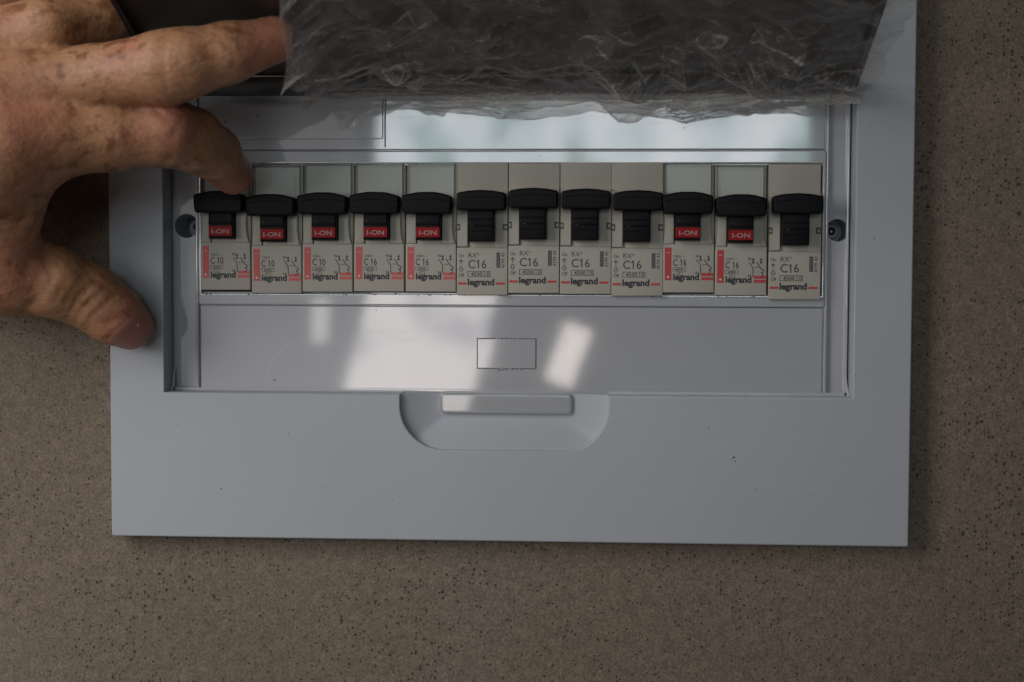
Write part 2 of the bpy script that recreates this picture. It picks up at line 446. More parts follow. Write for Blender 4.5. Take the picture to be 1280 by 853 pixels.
# crumbs of dirt lying along the cover's edges
bits = []
def crumb(x, z, y, r):
    n = random.randint(5, 7)
    pts = [(x+r*random.uniform(.5, 1.3)*math.cos(2*math.pi*k/n), z+r*random.uniform(.4, 1.0)*math.sin(2*math.pi*k/n)) for k in range(n)]
    bits.append(curve_mesh([pts], y-r*0.5, y+0.05, r*0.3, 1))
for i in range(70):
    x = ox0+random.random()**1.6*(ox1-ox0)*0.45 if i % 2 else random.uniform(ox0, ox1)
    crumb(x, oz0-0.1+random.uniform(-.1, .55)*-1, 8.8, random.uniform(.1, .38))
for i in range(26):
    crumb(ox0+random.uniform(8, 32), oz1+random.uniform(.0, .6), 8.8, random.uniform(.1, .3))
for i in range(26):
    crumb(random.uniform(ox0+20, ox1), oz1+random.uniform(.05, .3), 8.8, random.uniform(.08, .28))
for px, py, r in ((282, 153, .5), (917, 572, .42), (919, 577, .3), (915, 575, .2), (886, 535, .3), (533, 556, .25), (536, 532, .22), (207, 300, .3), (208, 312, .3), (207, 290, .2), (1069, 470, .25), (343, 475, .4), (470, 388, .3),
                  (860, 540, .25), (573, 575, .2), (1012, 620, .2), (425, 575, .2), (700, 620, .2), (490, 625, .25), (420, 590, .2), (965, 620, .25), (855, 160, .25), (700, 150, .2)):
    inrec = 215 < px < 1060 and py < 489
    yy = 9.6 if inrec else 0
    x, z = at(px, py, yy); crumb(x, z, yy, r)
for i in range(14):
    x, z = at(190+random.uniform(10, 17), random.uniform(270, 330), 0); crumb(x, z, 0, random.uniform(.08, .22))
for i in range(12):
    x, z = at(1030+random.uniform(-6, 6), 366+random.uniform(-3, 4), 9); crumb(x, z, 9.6, random.uniform(.1, .3))
o = part('dirt_specks', join(bits), M['dirt'], smooth=False); o['kind'] = 'stuff'
# two curved scratches and a stray fibre
def arc_px(pts, y, r):
    P = []
    for px, py in pts:
        x, z = at(px, py, y); P.append((x, y, z))
    return tube(P, r, 5)
part('scratch', arc_px([(331, 479), (338, 462), (347, 446), (357, 432), (368, 423)], 9.6, 0.10), M['scratch'])
part('scratch', arc_px([(334, 464), (341, 450), (349, 440)], 9.6, 0.05), M['scratch'])
tag(link('fibre', arc_px([(596, 497), (598, 503), (604, 505), (609, 509), (613, 514), (616, 520)], 4.1, 0.09), M['fibre']),
    'thin curly brown fibre stuck on the clear finger tab below the cover', 'fibre')

# ------------------------------------------------------------------ circuit breakers
S = 0.27*507/500           # mm per photo pixel on the breaker faces
FY = 7.0                   # depth of the label face
def q(u, v, ref): return (u*S, (ref-v)*S)
def poly(pts, ref, y0, y1, bev=0.3, seg=2): return curve_mesh([[q(u, v, ref) for u, v in pts]], y0, y1, bev, seg)
def bx(u0, u1, v0, v1, ref, y0, y1, bev=0.3, r=0.0, hole=None):
    a, bq = q(u0, v1, ref), q(u1, v0, ref)
    outs = [rect(a[0], bq[0], a[1], bq[1], r)]
    if hole:
        a, bq = q(hole[0], hole[3], ref), q(hole[1], hole[2], ref); outs.append(rect(a[0], bq[0], a[1], bq[1], 0))
    return curve_mesh(outs, y0, y1, bev)
def line(pts, wd, ref, y):
    out = []
    for (a, bq) in zip(pts[:-1], pts[1:]):
        A, B = Vector(q(*a, ref)), Vector(q(*bq, ref)); d = (B-A).normalized(); n = Vector((-d.y, d.x))*wd*S/2
        A = A-d*wd*S*.3; B = B+d*wd*S*.3
        out.append(curve_mesh([[tuple(A-n), tuple(B-n), tuple(B+n), tuple(A+n)]], y-0.05, y+0.02, 0.005, 0))
    return out
def txt(s, u, v, h, ref, y, wpx=None, bold=0.0, rot=0.0, th=0.05):
    """text with its baseline start at (u,v), capital height h px; stretched to wpx if given"""
    size = h*S/0.70
    me = text_mesh(s, size, 0, 0, 0, bold*S, 0, 1.0, th=th)
    xs = [p.co.x/MM for p in me.vertices]; x0, x1 = min(xs), max(xs)
    k = (wpx*S/(x1-x0)) if wpx else 1.0
    cs, sn = math.cos(rot), math.sin(rot); X, Z = q(u, v, ref)
    if '1' in s:                 # give the plain stroke of the figure 1 its flag
        bm = bmesh.new(); bm.from_mesh(me); bmesh.ops.remove_doubles(bm, verts=bm.verts, dist=1e-8); left = set(bm.verts); isl = []
        while left:
            st = [left.pop()]; comp = []
            while st:
                vv = st.pop(); comp.append(vv)
                for e in vv.link_edges:
                    o2 = e.other_vert(vv)
                    if o2 in left: left.remove(o2); st.append(o2)
            isl.append(comp)
        isl.sort(key=lambda cc: min(p.co.x for p in cc))
        chars = s.replace(' ', '')
        boxes = [(min(p.co.x for p in cc), max(p.co.x for p in cc), max(p.co.z for p in cc), min(p.co.y for p in cc)) for cc in isl]
        if len(boxes) == len(chars):
            for ch, (a0, a1, zt, yf) in zip(chars, boxes):
                if ch == '1':
                    wd = a1-a0; hh = zt
                    vv = [bm.verts.new((xx, yf, zz)) for xx, zz in ((a0+wd*.2, zt), (a0-wd*1.1, zt-hh*.20), (a0-wd*1.1, zt-hh*.34), (a0+wd*.2, zt-hh*.16))]
                    bm.faces.new(vv[::-1])
        bm.to_mesh(me); bm.free()
    for p in me.vertices:
        a = (p.co.x/MM-x0)*k; bq = p.co.z/MM
        p.co = ((X+a*cs-bq*sn)*MM, p.co.y+y*MM, (Z+a*sn+bq*cs)*MM)
    return me

def breaker_a(rating):
    R = 351.0
    t = empty('circuit_breaker', (0, FY, 0))
    t.location = (0, 0, 0)
    body = [bx(0.4, 64.1, 306.5, 367, R, FY, 34, 0.35),
            poly([(0.8, 262), (14.2, 262), (14.2, 306.8), (1.0, 306.8), (1.8, 298), (2.8, 284), (2.4, 274)], R, FY-0.5, 30, 0.45),
            poly([(46.2, 262), (61.5, 262), (60.2, 272), (59.6, 284), (60.8, 298), (63.3, 306.8), (46.2, 306.8)], R, FY-0.5, 30, 0.45),
            bx(15, 46, 302, 307.2, R, FY+0.15, 30, 0.3),
            bx(0.3, 64.2, 199, 262, R, FY+4, 34, 0.3), bx(0.3, 64.2, 260, 307, R, FY+1.3, 34, 0.3, hole=(14, 46.3, 262, 305))]
    link('body', join(body), M['beige'], t)
    link('switch_slot', bx(13, 47, 250, 304, R, FY+5.0, FY+6, 0.1), M['cavity'], t)
    link('paper_insert', bx(4, 60, 208, 250, R, FY+3.2, FY+3.95, 0.1), M['paper'], t)
    lw = join([bx(2.2, 61.5, 206.5, 247, R, FY+1.0, FY+1.35, 0.12), bx(1.2, 2.9, 206.5, 258, R, FY+0.4, FY+4.2, 0.15),
               bx(60.6, 62.4, 206.5, 258, R, FY+0.4, FY+4.2, 0.15), bx(2.2, 61.5, 205.6, 207.3, R, FY+0.7, FY+4, 0.15),
               bx(5.2, 6.1, 222, 247, R, FY+0.8, FY+1.1, 0.1), bx(55.5, 56.4, 219, 247, R, FY+0.8, FY+1.1, 0.1), bx(5, 57, 210.3, 211.6, R, FY+0.7, FY+1.05, 0.16)])
    link('label_window', lw, M['clear'], t)
    # toggle
    cap = poly([(-1.2, 249), (0.5, 247.2), (14, 244.2), (22, 243.2), (38, 243.2), (46, 244.2), (57.5, 247.2), (60.3, 249), (60.6, 260), (59.8, 268.2), (58.2, 270), (45.5, 270.4), (14, 270.4), (2.2, 270), (0.2, 268), (-1.0, 260)],
               R, -0.4, FY+0.5, 0.7, 4)
    ridge = poly([(1, 254.4), (16, 251.6), (42, 251.6), (57.5, 254.4), (57.5, 255.6), (42, 253.0), (16, 253.0), (1, 255.6)], R, -0.55, -0.1, 0.12, 1)
    stem = bx(14.8, 45.6, 262, 302, R, 2.6, FY+4, 0.6)
    st2 = bx(14.9, 45.5, 281.5, 283.6, R, 2.3, 3.2, 0.25)
    tg = link('toggle', join([cap, ridge, stem, st2]), M['black'], t)
    link('red_indicator', bx(15.4, 45.0, 286.5, 299.0, R, 2.35, 3.0, 0.1), M['red'], tg)
    link('indicator_text', txt('I-ON', 19.6, 296.0, 5.6, R, 2.30, 21.5, 0.12), M['white'], tg)
    y = FY-0.03
    ink = [txt('230V ~', 13.6, 323.8, 3.3, R, y, 14, 0.0),
           txt('C '+rating, 13.2, 333.6, 8.2, R, y, 16.5, 0.12),
           bx(13, 29.2, 335.4, 340.4, R, y-0.04, y+0.02, 0.0, hole=(13.5, 28.7, 335.9, 339.9)), txt('6000', 16, 339.4, 2.8, R, y, 10, 0.05),
           bx(18, 24.8, 341.3, 345.6, R, y-0.04, y+0.02, 0.0, hole=(18.5, 24.3, 341.8, 345.1)), txt('3', 20.3, 344.8, 2.4, R, y, None, 0.02),
           txt('N', 41.2, 323.5, 3.6, R, y, None, 0.08), txt('N', 41.2, 344.4, 3.6, R, y, None, 0.08)]
    ink += line([(42.2, 326), (47.0, 333), (47.4, 344)], 0.9, R, y) + line([(51.6, 326), (57.6, 334.5), (60.3, 335.6), (59.8, 338), (57.4, 338.8), (59.6, 340.6), (58.6, 343.4), (56, 343.9)], 1.0, R, y)
    ink += line([(49.4, 332.3), (51.4, 332.3)], 0.8, R, y) + line([(52.6, 332.3), (54.2, 332.3)], 0.8, R, y)
    for u in (47.2, 57.0):
        ink += [poly([(u-1.6, 323.6), (u, 320.2), (u+1.6, 323.6)], R, y-0.05, y+0.02, 0.0), bx(u-1.4, u+1.4, 325.4, 327.4, R, y-0.04, y+0.02, 0.0)] + line([(u, 323), (u, 326)], 0.8, R, y)
    link('printed_text', join(ink), M['ink'], t)
    link('logo_lettering', txt('legrand', 13.4, 351.2, 7.6, R, y, 32, 0.44), M['ink'], t)
    red = link('red_marks', join([bx(3.0, 11.2, 311, 351.6, R, y-0.04, y+0.02, 0.0), bx(48.2, 63.0, 342.6, 346.4, R, y-0.04, y+0.02, 0.0), bx(48.2, 63.0, 347.7, 351.4, R, y-0.04, y+0.02, 0.0)]), M['pinkred'], t)
    link('white_mark', join([curve_mesh([circ(*q(7.1, 347.5, R), 1.5*S, 12)], y-0.1, y, 0.0), bx(5, 9.4, 317, 317.6, R, y-0.1, y, 0.0)]), M['paper'], t)
    return t

def breaker_b():
    R = 353.5
    t = empty('circuit_breaker', (0, 0, 0))
    body = [bx(0.4, 64.2, 307.2, 366.5, R, FY, 34, 0.3),
            bx(0.3, 64.3, 199, 240, R, FY+2.0, 34, 0.3),
            bx(48, 64.2, 236, 307.4, R, FY+0.05, 30, 0.3),
            bx(15, 48.4, 299.4, 307.4, R, FY+1.0, 30, 0.15),
            bx(0.4, 15.2, 236, 308.5, R, FY+1.8, 30, 0.1), bx(0.6, 14.9, 236, 254.4, R, FY+0.1, 30, 0.3)]
    link('body', join(body), M['beige'], t)
    link('side_flap', bx(0.9, 14.0, 255, 306.0, R, FY-0.1, FY+1.9, 0.2), M['beige'], t)
    clips = [bx(-1.0, 4.6, 277.5, 285.5, R, FY-0.24, FY+0.1, 0.05, hole=(1.0, 3.4, 279.6, 283.4)), bx(58.0, 63.8, 277.5, 285.5, R, FY-0.12, FY+0.2, 0.05, hole=(60.0, 63.0, 279.6, 283.4))]
    link('coupling_clip', join(clips), M['clip'], t)
    link('switch_slot', bx(13, 50, 250, 300.5, R, FY+6.0, FY+7, 0.1), M['cavity'], t)
    cap = poly([(2.4, 242), (4.0, 239.8), (16, 237.4), (33, 236.4), (48, 237.4), (61.5, 239.8), (63.0, 242), (63.2, 252), (62.6, 259.6), (60.8, 261.3), (48, 261.6), (15, 261.6), (5, 261.3), (2.8, 259.6)],
               R, -0.4, FY+0.5, 0.7, 4)
    ridge = poly([(4, 247.2), (16, 244.6), (33, 244.0), (49, 244.6), (61.5, 247.2), (61.5, 248.4), (49, 245.9), (33, 245.3), (16, 245.9), (4, 248.4)], R, -0.55, -0.1, 0.12, 1)
    stem = bx(15.2, 47.9, 255, 299.6, R, 2.6, FY+5, 0.5)
    tg = link('toggle', join([cap, ridge, stem, bx(15.4, 47.7, 271.5, 273.2, R, 2.2, 3.2, 0.3), bx(15.4, 47.7, 279.0, 281.2, R, 2.2, 3.2, 0.3), bx(15.4, 47.7, 286.0, 287.4, R, 2.3, 3.2, 0.3)]), M['black'], t)
    y = FY-0.03
    ink = [txt('On', 2.7, 319.3, 4.4, R, y, 6.6, 0.05), txt('Off', 2.6, 343.6, 4.4, R, y, 7.2, 0.05)]
    ink += line([(5.8, 328.0), (5.8, 322.4)], 0.9, R, y) + line([(3.4, 325), (5.8, 322.2), (8.2, 325)], 0.9, R, y)
    ink += line([(4.6, 330.5), (4.6, 334), (3.0, 334), (5.8, 337.6), (8.6, 334), (7.0, 334), (7.0, 330.5), (4.6, 330.5)], 0.7, R, y)
    ink += [txt('RX\u00b3', 15.0, 319.6, 6.0, R, y, 13.0, 0.02), txt('C16', 14.8, 333.0, 10.6, R, y, 22.8, 0.12),
            bx(14.0, 42.4, 336.6, 343.6, R, y-0.04, y+0.02, 0.0, hole=(14.7, 41.7, 337.3, 342.9)),
            txt('4500', 18, 342.4, 4.5, R, y, 14.5, 0.10), txt('3', 37.2, 342.2, 4.2, R, y, None, 0.06)]
    ink += line([(35.2, 337), (35.2, 343)], 0.7, R, y)+line([(40.4, 337.2), (40.4, 343)], 0.5, R, y)
    ink.append(txt('4199 43', 60.4, 332.8, 4.2, R, y, 19.2, 0.05, rot=math.pi/2))
    # solid printed bar with its own tiny gaps
    for i in range(9):
        v0 = 313.2+i*2.15; ink.append(bx(50.2, 54.8, v0, v0+1.8, R, y-0.04, y+0.02, 0.0))
    ink.append(bx(50.2, 51.0, 313.2, 332.4, R, y-0.045, y+0.02, 0.0)); ink.append(bx(54.0, 54.8, 313.2, 332.4, R, y-0.045, y+0.02, 0.0))
    link('printed_text', join(ink), M['greyink'], t)
    link('logo_lettering', txt('legrand', 14.0, 354.0, 7.8, R, y, 33.6, 0.46), M['ink'], t)
    link('red_marks', join([bx(1.8, 12.8, 350.6, 353.4, R, y-0.04, y+0.02, 0.0), bx(49.6, 60.8, 350.6, 353.4, R, y-0.04, y+0.02, 0.0)]), M['darkred'], t)
    return t

def copy_tree(o, parent=None):
    c2 = o.copy(); C.objects.link(c2); c2.parent = parent
    for ch in list(o.children): copy_tree(ch, c2)
    return c2
A10 = breaker_a('10'); A16 = breaker_a('16'); B16 = breaker_b()
LAB = [
 (250.5, 346.9, 'A10', 'breaker rated C 10 whose black switch the fingertip presses, leftmost in row'),
 (314.0, 350.9, 'A10', 'breaker rated C 10 with clear label window, right beside the pressed leftmost one'),
 (377.6, 349.0, 'A10', 'C 10 breaker with red tab, next to a C 16 one on its right'),
 (441.8, 348.6, 'A16', 'breaker rated C 16 with a red I-ON tab, right of the last C 10 one'),
 (506.4, 348.9, 'A16', 'C 16 breaker with red tab, plain breaker on its right side'),
 (570.6, 356.0, 'B16', 'leftmost plain breaker with all black switch, beside a clear windowed one'),
 (634.7, 353.5, 'B16', 'plain C16 breaker sitting highest in the row, above the left half of the knockout tab'),
 (699.4, 354.7, 'B16', 'plain C16 breaker directly above the right of the knockout tab, third of its kind'),
 (763.8, 357.0, 'B16', 'plain C16 breaker with a red tabbed breaker close on its right side'),
 (827.8, 349.9, 'A16', 'red tabbed breaker with a plain one on its left, red tabbed one on right'),
 (893.2, 353.1, 'A16', 'breaker with red I-ON tab and chipped switch stem left of the last plain breaker'),
 (960.0, 361.4, 'B16', 'plain C16 breaker at the right end of the row beside the right screw hole'),
]
protos = {'A10': A10, 'A16': A16, 'B16': B16}; used = set()
for px, py, k, lab in LAB:
    if k in used: o = copy_tree(protos[k])
    else: o = protos[k]; used.add(k)
    x, z = at(px, py, FY)
    o.location = (x*MM, random.uniform(-0.25, 0.25)*MM, z*MM)
    o.rotation_euler = (0, random.uniform(-0.003, 0.003), 0)
    tag(o, lab, 'circuit breaker', 'circuit breakers in the row')
    if px > 800 and k == 'A16':
        for ch in o.children:
            if ch.name.startswith('red_marks'):
                ch.data = ch.data.copy(); ch.data.materials[0] = M['darkred']

# ------------------------------------------------------------------ the hand (signed distance field -> surface nets)
def H(px, py, y, r):
    x, z = at(px, py, y); return (np.array([x, y, z], np.float32), r)
index_f = [H(-10, 195, -62, 14.5), H(60, 172, -56, 12.8), H(135, 168, -50, 10.9), H(207, 165, -44, 10.5), H(240, 175, -36, 9.7), H(268, 192, -25, 8.3), H(291, 219, -11.0, 6.6)]
middle_f = [H(-60, 120, -60, 15.0), H(30, 110, -57, 11.4), H(115, 98, -55, 9.6), H(205, 84, -57, 10.5), H(232, 79, -57, 10.1), H(285, 66, -53, 8.9), H(345, 50, -47, 7.0)]
ring_f = [H(-110, 85, -52, 14.0), H(-20, 60, -52, 11.5), H(60, 38, -50, 10.0), H(130, 18, -37, 9.6), H(185, 2, -27, 8.6), H(230, -14, -24, 7.0)]
little_f = [H(-150, 50, -42, 12.5), H(-50, 14, -36, 9.6), H(20, -18, -32, 8.6), H(80, -46, -28, 7.8), H(120, -62, -24, 6.6)]
thumb_f = [H(-110, 300, -34, 15.5), H(-50, 345, -30, 13.0), H(10, 347, -27, 12.0), H(66, 353, -23, 11.2), H(112, 371, -17, 10.4), H(141, 393, -13.5, 9.6), H(162, 408, -10.0, 7.9)]
palm = [[H(-10, 195, -62, 14.5), H(-220, 235, -52, 17)], [H(-60, 120, -60, 15.0), H(-240, 200, -55, 19)], [H(-110, 85, -52, 14), H(-260, 170, -48, 19)],
        [H(-150, 50, -42, 12.5), H(-290, 150, -40, 18)], [H(-110, 300, -34, 15.5), H(-250, 240, -42, 20)], [H(-60, 190, -46, 15), H(-80, 280, -40, 15)], [H(24, 225, -46, 10), H(14, 262, -42, 9.5), H(0, 320, -32, 11)],
        [H(-240, 200, -45, 27), H(-420, 210, -45, 26), H(-640, 230, -45, 30)]]
webs = [[H(0, 150, -52, 12), H(70, 140, -50, 9)], [H(-60, 110, -48, 12), H(30, 80, -46, 8)]]

gx0, gx1 = -320.0, -92.0; gy0, gy1 = -86.0, 4.0; gz0_, gz1_ = -46.0, 118.0
hs = 0.95
xs = np.arange(gx0, gx1, hs, dtype=np.float32); ys = np.arange(gy0, gy1, hs, dtype=np.float32); zs = np.arange(gz0_, gz1_, hs, dtype=np.float32)
def capsule(P, a, ra, b, rb):
    ba = b-a; L2 = float(ba @ ba)
    t = np.clip(((P[0]-a[0])*ba[0]+(P[1]-a[1])*ba[1]+(P[2]-a[2])*ba[2])/L2, 0, 1)
    d = np.sqrt((P[0]-a[0]-t*ba[0])**2+(P[1]-a[1]-t*ba[1])**2+(P[2]-a[2]-t*ba[2])**2)
    return d-(ra+(rb-ra)*t)
def smin(a, b, k):
    h = np.maximum(k-np.abs(a-b), 0)/k
    return np.minimum(a, b)-h*h*k*0.25
def chain(P, pts, k=3.0):
    d = None
    for (a, ra), (b, rb) in zip(pts[:-1], pts[1:]):
        c = capsule(P, a, ra, b, rb); d = c if d is None else smin(d, c, k)
    return d
creases = []; crease_px = []
def crease(px0, py0, px1, py1, y, yend, depth, sig):
    crease_px.append((px0, py0, px1, py1, depth, sig))
# folds and creases as seen on the skin: photo pixels of both ends, projected onto the surface
for cr_ in ((120, 350, 84, 400, 1.0, 1.0), (131, 363, 92, 404, 1.1, 0.9), (110, 342, 76, 392, 0.55, 1.0), (140, 372, 108, 408, 0.4, 0.9), (98, 338, 66, 384, 0.3, 0.9),
            (138, 400, 156, 391, 0.55, 0.9), (156, 391, 180, 400, 0.5, 0.9), (136, 402, 134, 414, 0.4, 0.9),
            (210, 46, 208, 108, 0.75, 1.0), (219, 48, 218, 98, 0.45, 0.8), (200, 52, 197, 104, 0.35, 0.9), (228, 52, 227, 92, 0.25, 0.9),
            (192, 132, 214, 152, 0.45, 1.0), (200, 126, 224, 144, 0.4, 0.9), (228, 150, 216, 178, 0.35, 1.0), (245, 218, 266, 206, 0.7, 1.0), (200, 212, 214, 196, 0.6, 1.0), (236, 205, 246, 190, .3, .9),
            (56, 306, 66, 345, 0.6, 1.6), (20, 398, 62, 352, 0.6, 1.5), (30, 376, 54, 338, 0.35, 1.2), (62, 238, 48, 262, 0.5, 1.2), (36, 300, 52, 268, 0.6, 1.4), (20, 290, 38, 240, 0.4, 1.4),
            (40, 240, 62, 222, 0.4, 1.2), (292, 62, 296, 88, 0.3, 0.9), (300, 40, 304, 70, .25, .9), (60, 112, 110, 125, .4, 1.2), (0, 100, 50, 112, .35, 1.6)):
    crease(*cr_[:4], 0, 0, *cr_[4:])
bumps_ = [(H(212, 140, -52, 0)[0], 1.1, 6.0), (H(205, 78, -67, 0)[0], 0.6, 6.0), (H(10, 165, -74, 0)[0], 1.6, 9.0), (H(100, 345, -31, 0)[0], 0.7, 5.0),
          (H(46, 265, -50, 0)[0], 1.2, 6.0)]
def sdf(P):
    d = chain(P, palm[0])
    for c in palm[1:]: d = smin(d, chain(P, c), 14.0)
    f = chain(P, index_f)
    f = smin(f, chain(P, middle_f), 1.6); f2 = chain(P, ring_f); f = smin(f, f2, 1.6); f = smin(f, chain(P, little_f), 1.6)
    f = smin(f, chain(P, thumb_f), 3.0)
    d = smin(d, f, 9.0)
    for c in webs: d = smin(d, chain(P, c), 6.0)
    for c, h, sg in bumps_:
        r2 = (P[0]-c[0])**2+(P[1]-c[1])**2+(P[2]-c[2])**2
        d = d-h*np.exp(-r2/(sg*sg))
    return d
def surface_at(px, py):
    yv = -95.0; a = None
    for _ in range(60):
        a = H(px, py, yv, 0)[0]; dd = float(sdf((a[0:1], a[1:2], a[2:3]))[0])
        if dd < 0.05: return a
        yv += max(dd*0.9, 0.05)
        if yv > 20: return None
    return a
for (ax, ay, bx_, by, dep, sg) in crease_px:
    n_ = 5; mx_, my_ = -(by-ay)*0.06, (bx_-ax)*0.06
    pts = []
    for k in range(n_+1):
        t = k/n_; bow = math.sin(math.pi*t)
        pts.append(surface_at(ax+(bx_-ax)*t+mx_*bow, ay+(by-ay)*t+my_*bow))
    for k, (p0, p1) in enumerate(zip(pts[:-1], pts[1:])):
        if p0 is not None and p1 is not None: creases.append((p0, p1, dep*(1.0 if 0 < k < n_-1 else 0.6), sg))
V3 = (xs[:, None, None], ys[None, :, None], zs[None, None, :])
F = sdf(V3).astype(np.float32)
DC = np.zeros_like(F)
for a, b, dep, sg in creases:            # folds only touch the cells near them
    lo = np.minimum(a, b)-3*sg; hi = np.maximum(a, b)+3*sg
    i0, i1 = np.searchsorted(xs, [lo[0], hi[0]]); j0, j1 = np.searchsorted(ys, [lo[1], hi[1]]); k0, k1 = np.searchsorted(zs, [lo[2], hi[2]])
    if i1 <= i0 or j1 <= j0 or k1 <= k0: continue
    c = capsule((xs[i0:i1, None, None], ys[None, j0:j1, None], zs[None, None, k0:k1]), a, 0.0, b, 0.0)
    DC[i0:i1, j0:j1, k0:k1] = np.maximum(DC[i0:i1, j0:j1, k0:k1], 1.25*dep*np.exp(-(c/sg)**2))
F = F+DC
def surface_nets(F):
    nx, ny, nz_ = F.shape
    neg = F < 0
    corners = [(i, j, k) for i in (0, 1) for j in (0, 1) for k in (0, 1)]
    cnt = sum(neg[i:nx-1+i, j:ny-1+j, k:nz_-1+k].astype(np.int8) for i, j, k in corners)
    act = (cnt > 0) & (cnt < 8)
    idx = -np.ones(act.shape, np.int64); A = np.argwhere(act); idx[act] = np.arange(len(A))
    acc = np.zeros((len(A), 3)); n = np.zeros(len(A))
    for c0 in corners:
        for ax in range(3):
            if c0[ax]: continue
            c1 = list(c0); c1[ax] = 1
            f0 = F[A[:, 0]+c0[0], A[:, 1]+c0[1], A[:, 2]+c0[2]]; f1 = F[A[:, 0]+c1[0], A[:, 1]+c1[1], A[:, 2]+c1[2]]
            s = (f0 < 0) != (f1 < 0)
            t = np.where(s, f0/np.where(s, f0-f1, 1), 0)
            p = np.tile(np.array(c0, float), (len(A), 1)); p[:, ax] = t
            acc[s] += p[s]; n[s] += 1
    V = A+acc/n[:, None]
    quads = []
    for ax in range(3):
        o1, o2 = [(1, 2), (2, 0), (0, 1)][ax]
        sl0 = [slice(None)]*3; sl1 = [slice(None)]*3
        sl0[ax] = slice(0, -1); sl1[ax] = slice(1, None)
        a, b = neg[tuple(sl0)], neg[tuple(sl1)]
        for flip, mask in ((False, a & ~b), (True, ~a & b)):
            E = np.argwhere(mask)
            ok = (E[:, o1] > 0) & (E[:, o2] > 0) & (E[:, o1] < F.shape[o1]-1) & (E[:, o2] < F.shape[o2]-1)
            E = E[ok]
            def g(d1, d2):
                e = E.copy(); e[:, o1] -= d1; e[:, o2] -= d2; return idx[e[:, 0], e[:, 1], e[:, 2]]
            Q = np.stack([g(0, 0), g(1, 0), g(1, 1), g(0, 1)], 1)
            if not flip: pass
            else: Q = Q[:, ::-1]
            quads.append(Q)
    return V, np.concatenate(quads)
V, Q = surface_nets(F)
W = np.stack([xs[0]+V[:, 0]*hs, ys[0]+V[:, 1]*hs, zs[0]+V[:, 2]*hs], 1)
# the arm runs out of the field: snap nothing, just keep the open sleeve end far outside the frame
me = bpy.data.meshes.new('hand'); me.from_pydata((W*MM).tolist(), [], Q.tolist())
bm = bmesh.new(); bm.from_mesh(me); bmesh.ops.recalc_face_normals(bm, faces=bm.faces)
bmesh.ops.smooth_vert(bm, verts=bm.verts, factor=0.5, use_axis_x=True, use_axis_y=True, use_axis_z=True)
bm.to_mesh(me); bm.free()
# skin
m = mat('freckled_skin', (0.46, 0.26, 0.17), 0.48); nt, b = nodes(m)
b.inputs['Subsurface Weight'].default_value = 0.12; b.inputs['Subsurface Radius'].default_value = (1.0, 0.35, 0.2); b.inputs['Subsurface Scale'].default_value = 0.003
n1 = nz(nt, 45, 3, 0.55); n2 = nz(nt, 260, 3, 0.6)
cb = ramp(nt, n1.outputs['Fac'], [(0.32, (0.40, 0.200, 0.098)), (0.5, (0.48, 0.252, 0.135)), (0.68, (0.47, 0.205, 0.122))])
g = ramp(nt, n2.outputs['Fac'], [(0.3, (0.86, 0.84, 0.82)), (0.7, (1.08, 1.08, 1.08))])
c = mix(nt, 1.0, cb.outputs[0], g.outputs[0], 'MULTIPLY')
def freck(scale, thr, amt, col, c):
    f = nz(nt, scale, 0.8, 0.5); r = ramp(nt, f.outputs['Fac'], [(thr, (0, 0, 0)), (thr+0.12, (amt,)*3)])
    den = nz(nt, 30, 1); rd = ramp(nt, den.outputs['Fac'], [(0.40, (0.25,)*3), (0.58, (1,)*3)])
    k = mix(nt, 1.0, r.outputs[0], rd.outputs[0], 'MULTIPLY')
    return mix(nt, k, c, col)
c = freck(215, 0.56, 0.74, (0.18, 0.06, 0.022), c)
c = freck(330, 0.585, 0.5, (0.17, 0.065, 0.03), c)
# ruddy knuckles and finger ends: real skin colour, placed on the hand
tc = nt.nodes.new('ShaderNodeTexCoord')
def ruddy(pt, rad, c, col, amt):
    vm = nt.nodes.new('ShaderNodeVectorMath'); vm.operation = 'DISTANCE'; vm.inputs[1].default_value = tuple(float(v)*MM for v in pt)
    nt.links.new(tc.outputs['Object'], vm.inputs[0])
    mr = nt.nodes.new('ShaderNodeMapRange'); mr.interpolation_type = 'SMOOTHSTEP'
    mr.inputs[1].default_value = rad*MM; mr.inputs[2].default_value = 0.0; mr.inputs[3].default_value = 0; mr.inputs[4].default_value = amt
    nt.links.new(vm.outputs['Value'], mr.inputs[0]); return mix(nt, mr.outputs[0], c, col)
RED = (0.43, 0.135, 0.105)
for pt, rad, am in ((H(215, 150, -52, 0)[0], 15, .55), (H(165, 405, -12, 0)[0], 17, .7), (H(345, 50, -55, 0)[0], 20, .5), (H(296, 225, -14, 0)[0], 16, .35), (H(20, 150, -70, 0)[0], 26, .3), (H(10, 330, -38, 0)[0], 18, .4)):
    c = ruddy(pt, rad, c, RED, am)
nt.links.new(c, b.inputs['Base Color'])
w1 = nz(nt, 700, 4, 0.65); w2 = nz(nt, 120, 3, 0.6, vec=(1.0, 2.4, 2.4))
bp = bump(nt, b, w1.outputs['Fac'], 0.00030, 0.7); bump(nt, b, w2.outputs['Fac'], 0.0014, 0.4, prev=bp)
M['skin'] = m
M['nail'] = mat('fingernail', (0.40, 0.18, 0.14), 0.36)
person = empty('person', (-230, -45, 20))
tag(person, 'bare freckled left hand reaching in from the left, index fingertip on the first switch', 'person')
hand = link('hand', me, M['skin'], person, angle=180); hand.location = -person.location
def field(p):
    return float(sdf((np.array([p[0]]), np.array([p[1]]), np.array([p[2]])))[0])
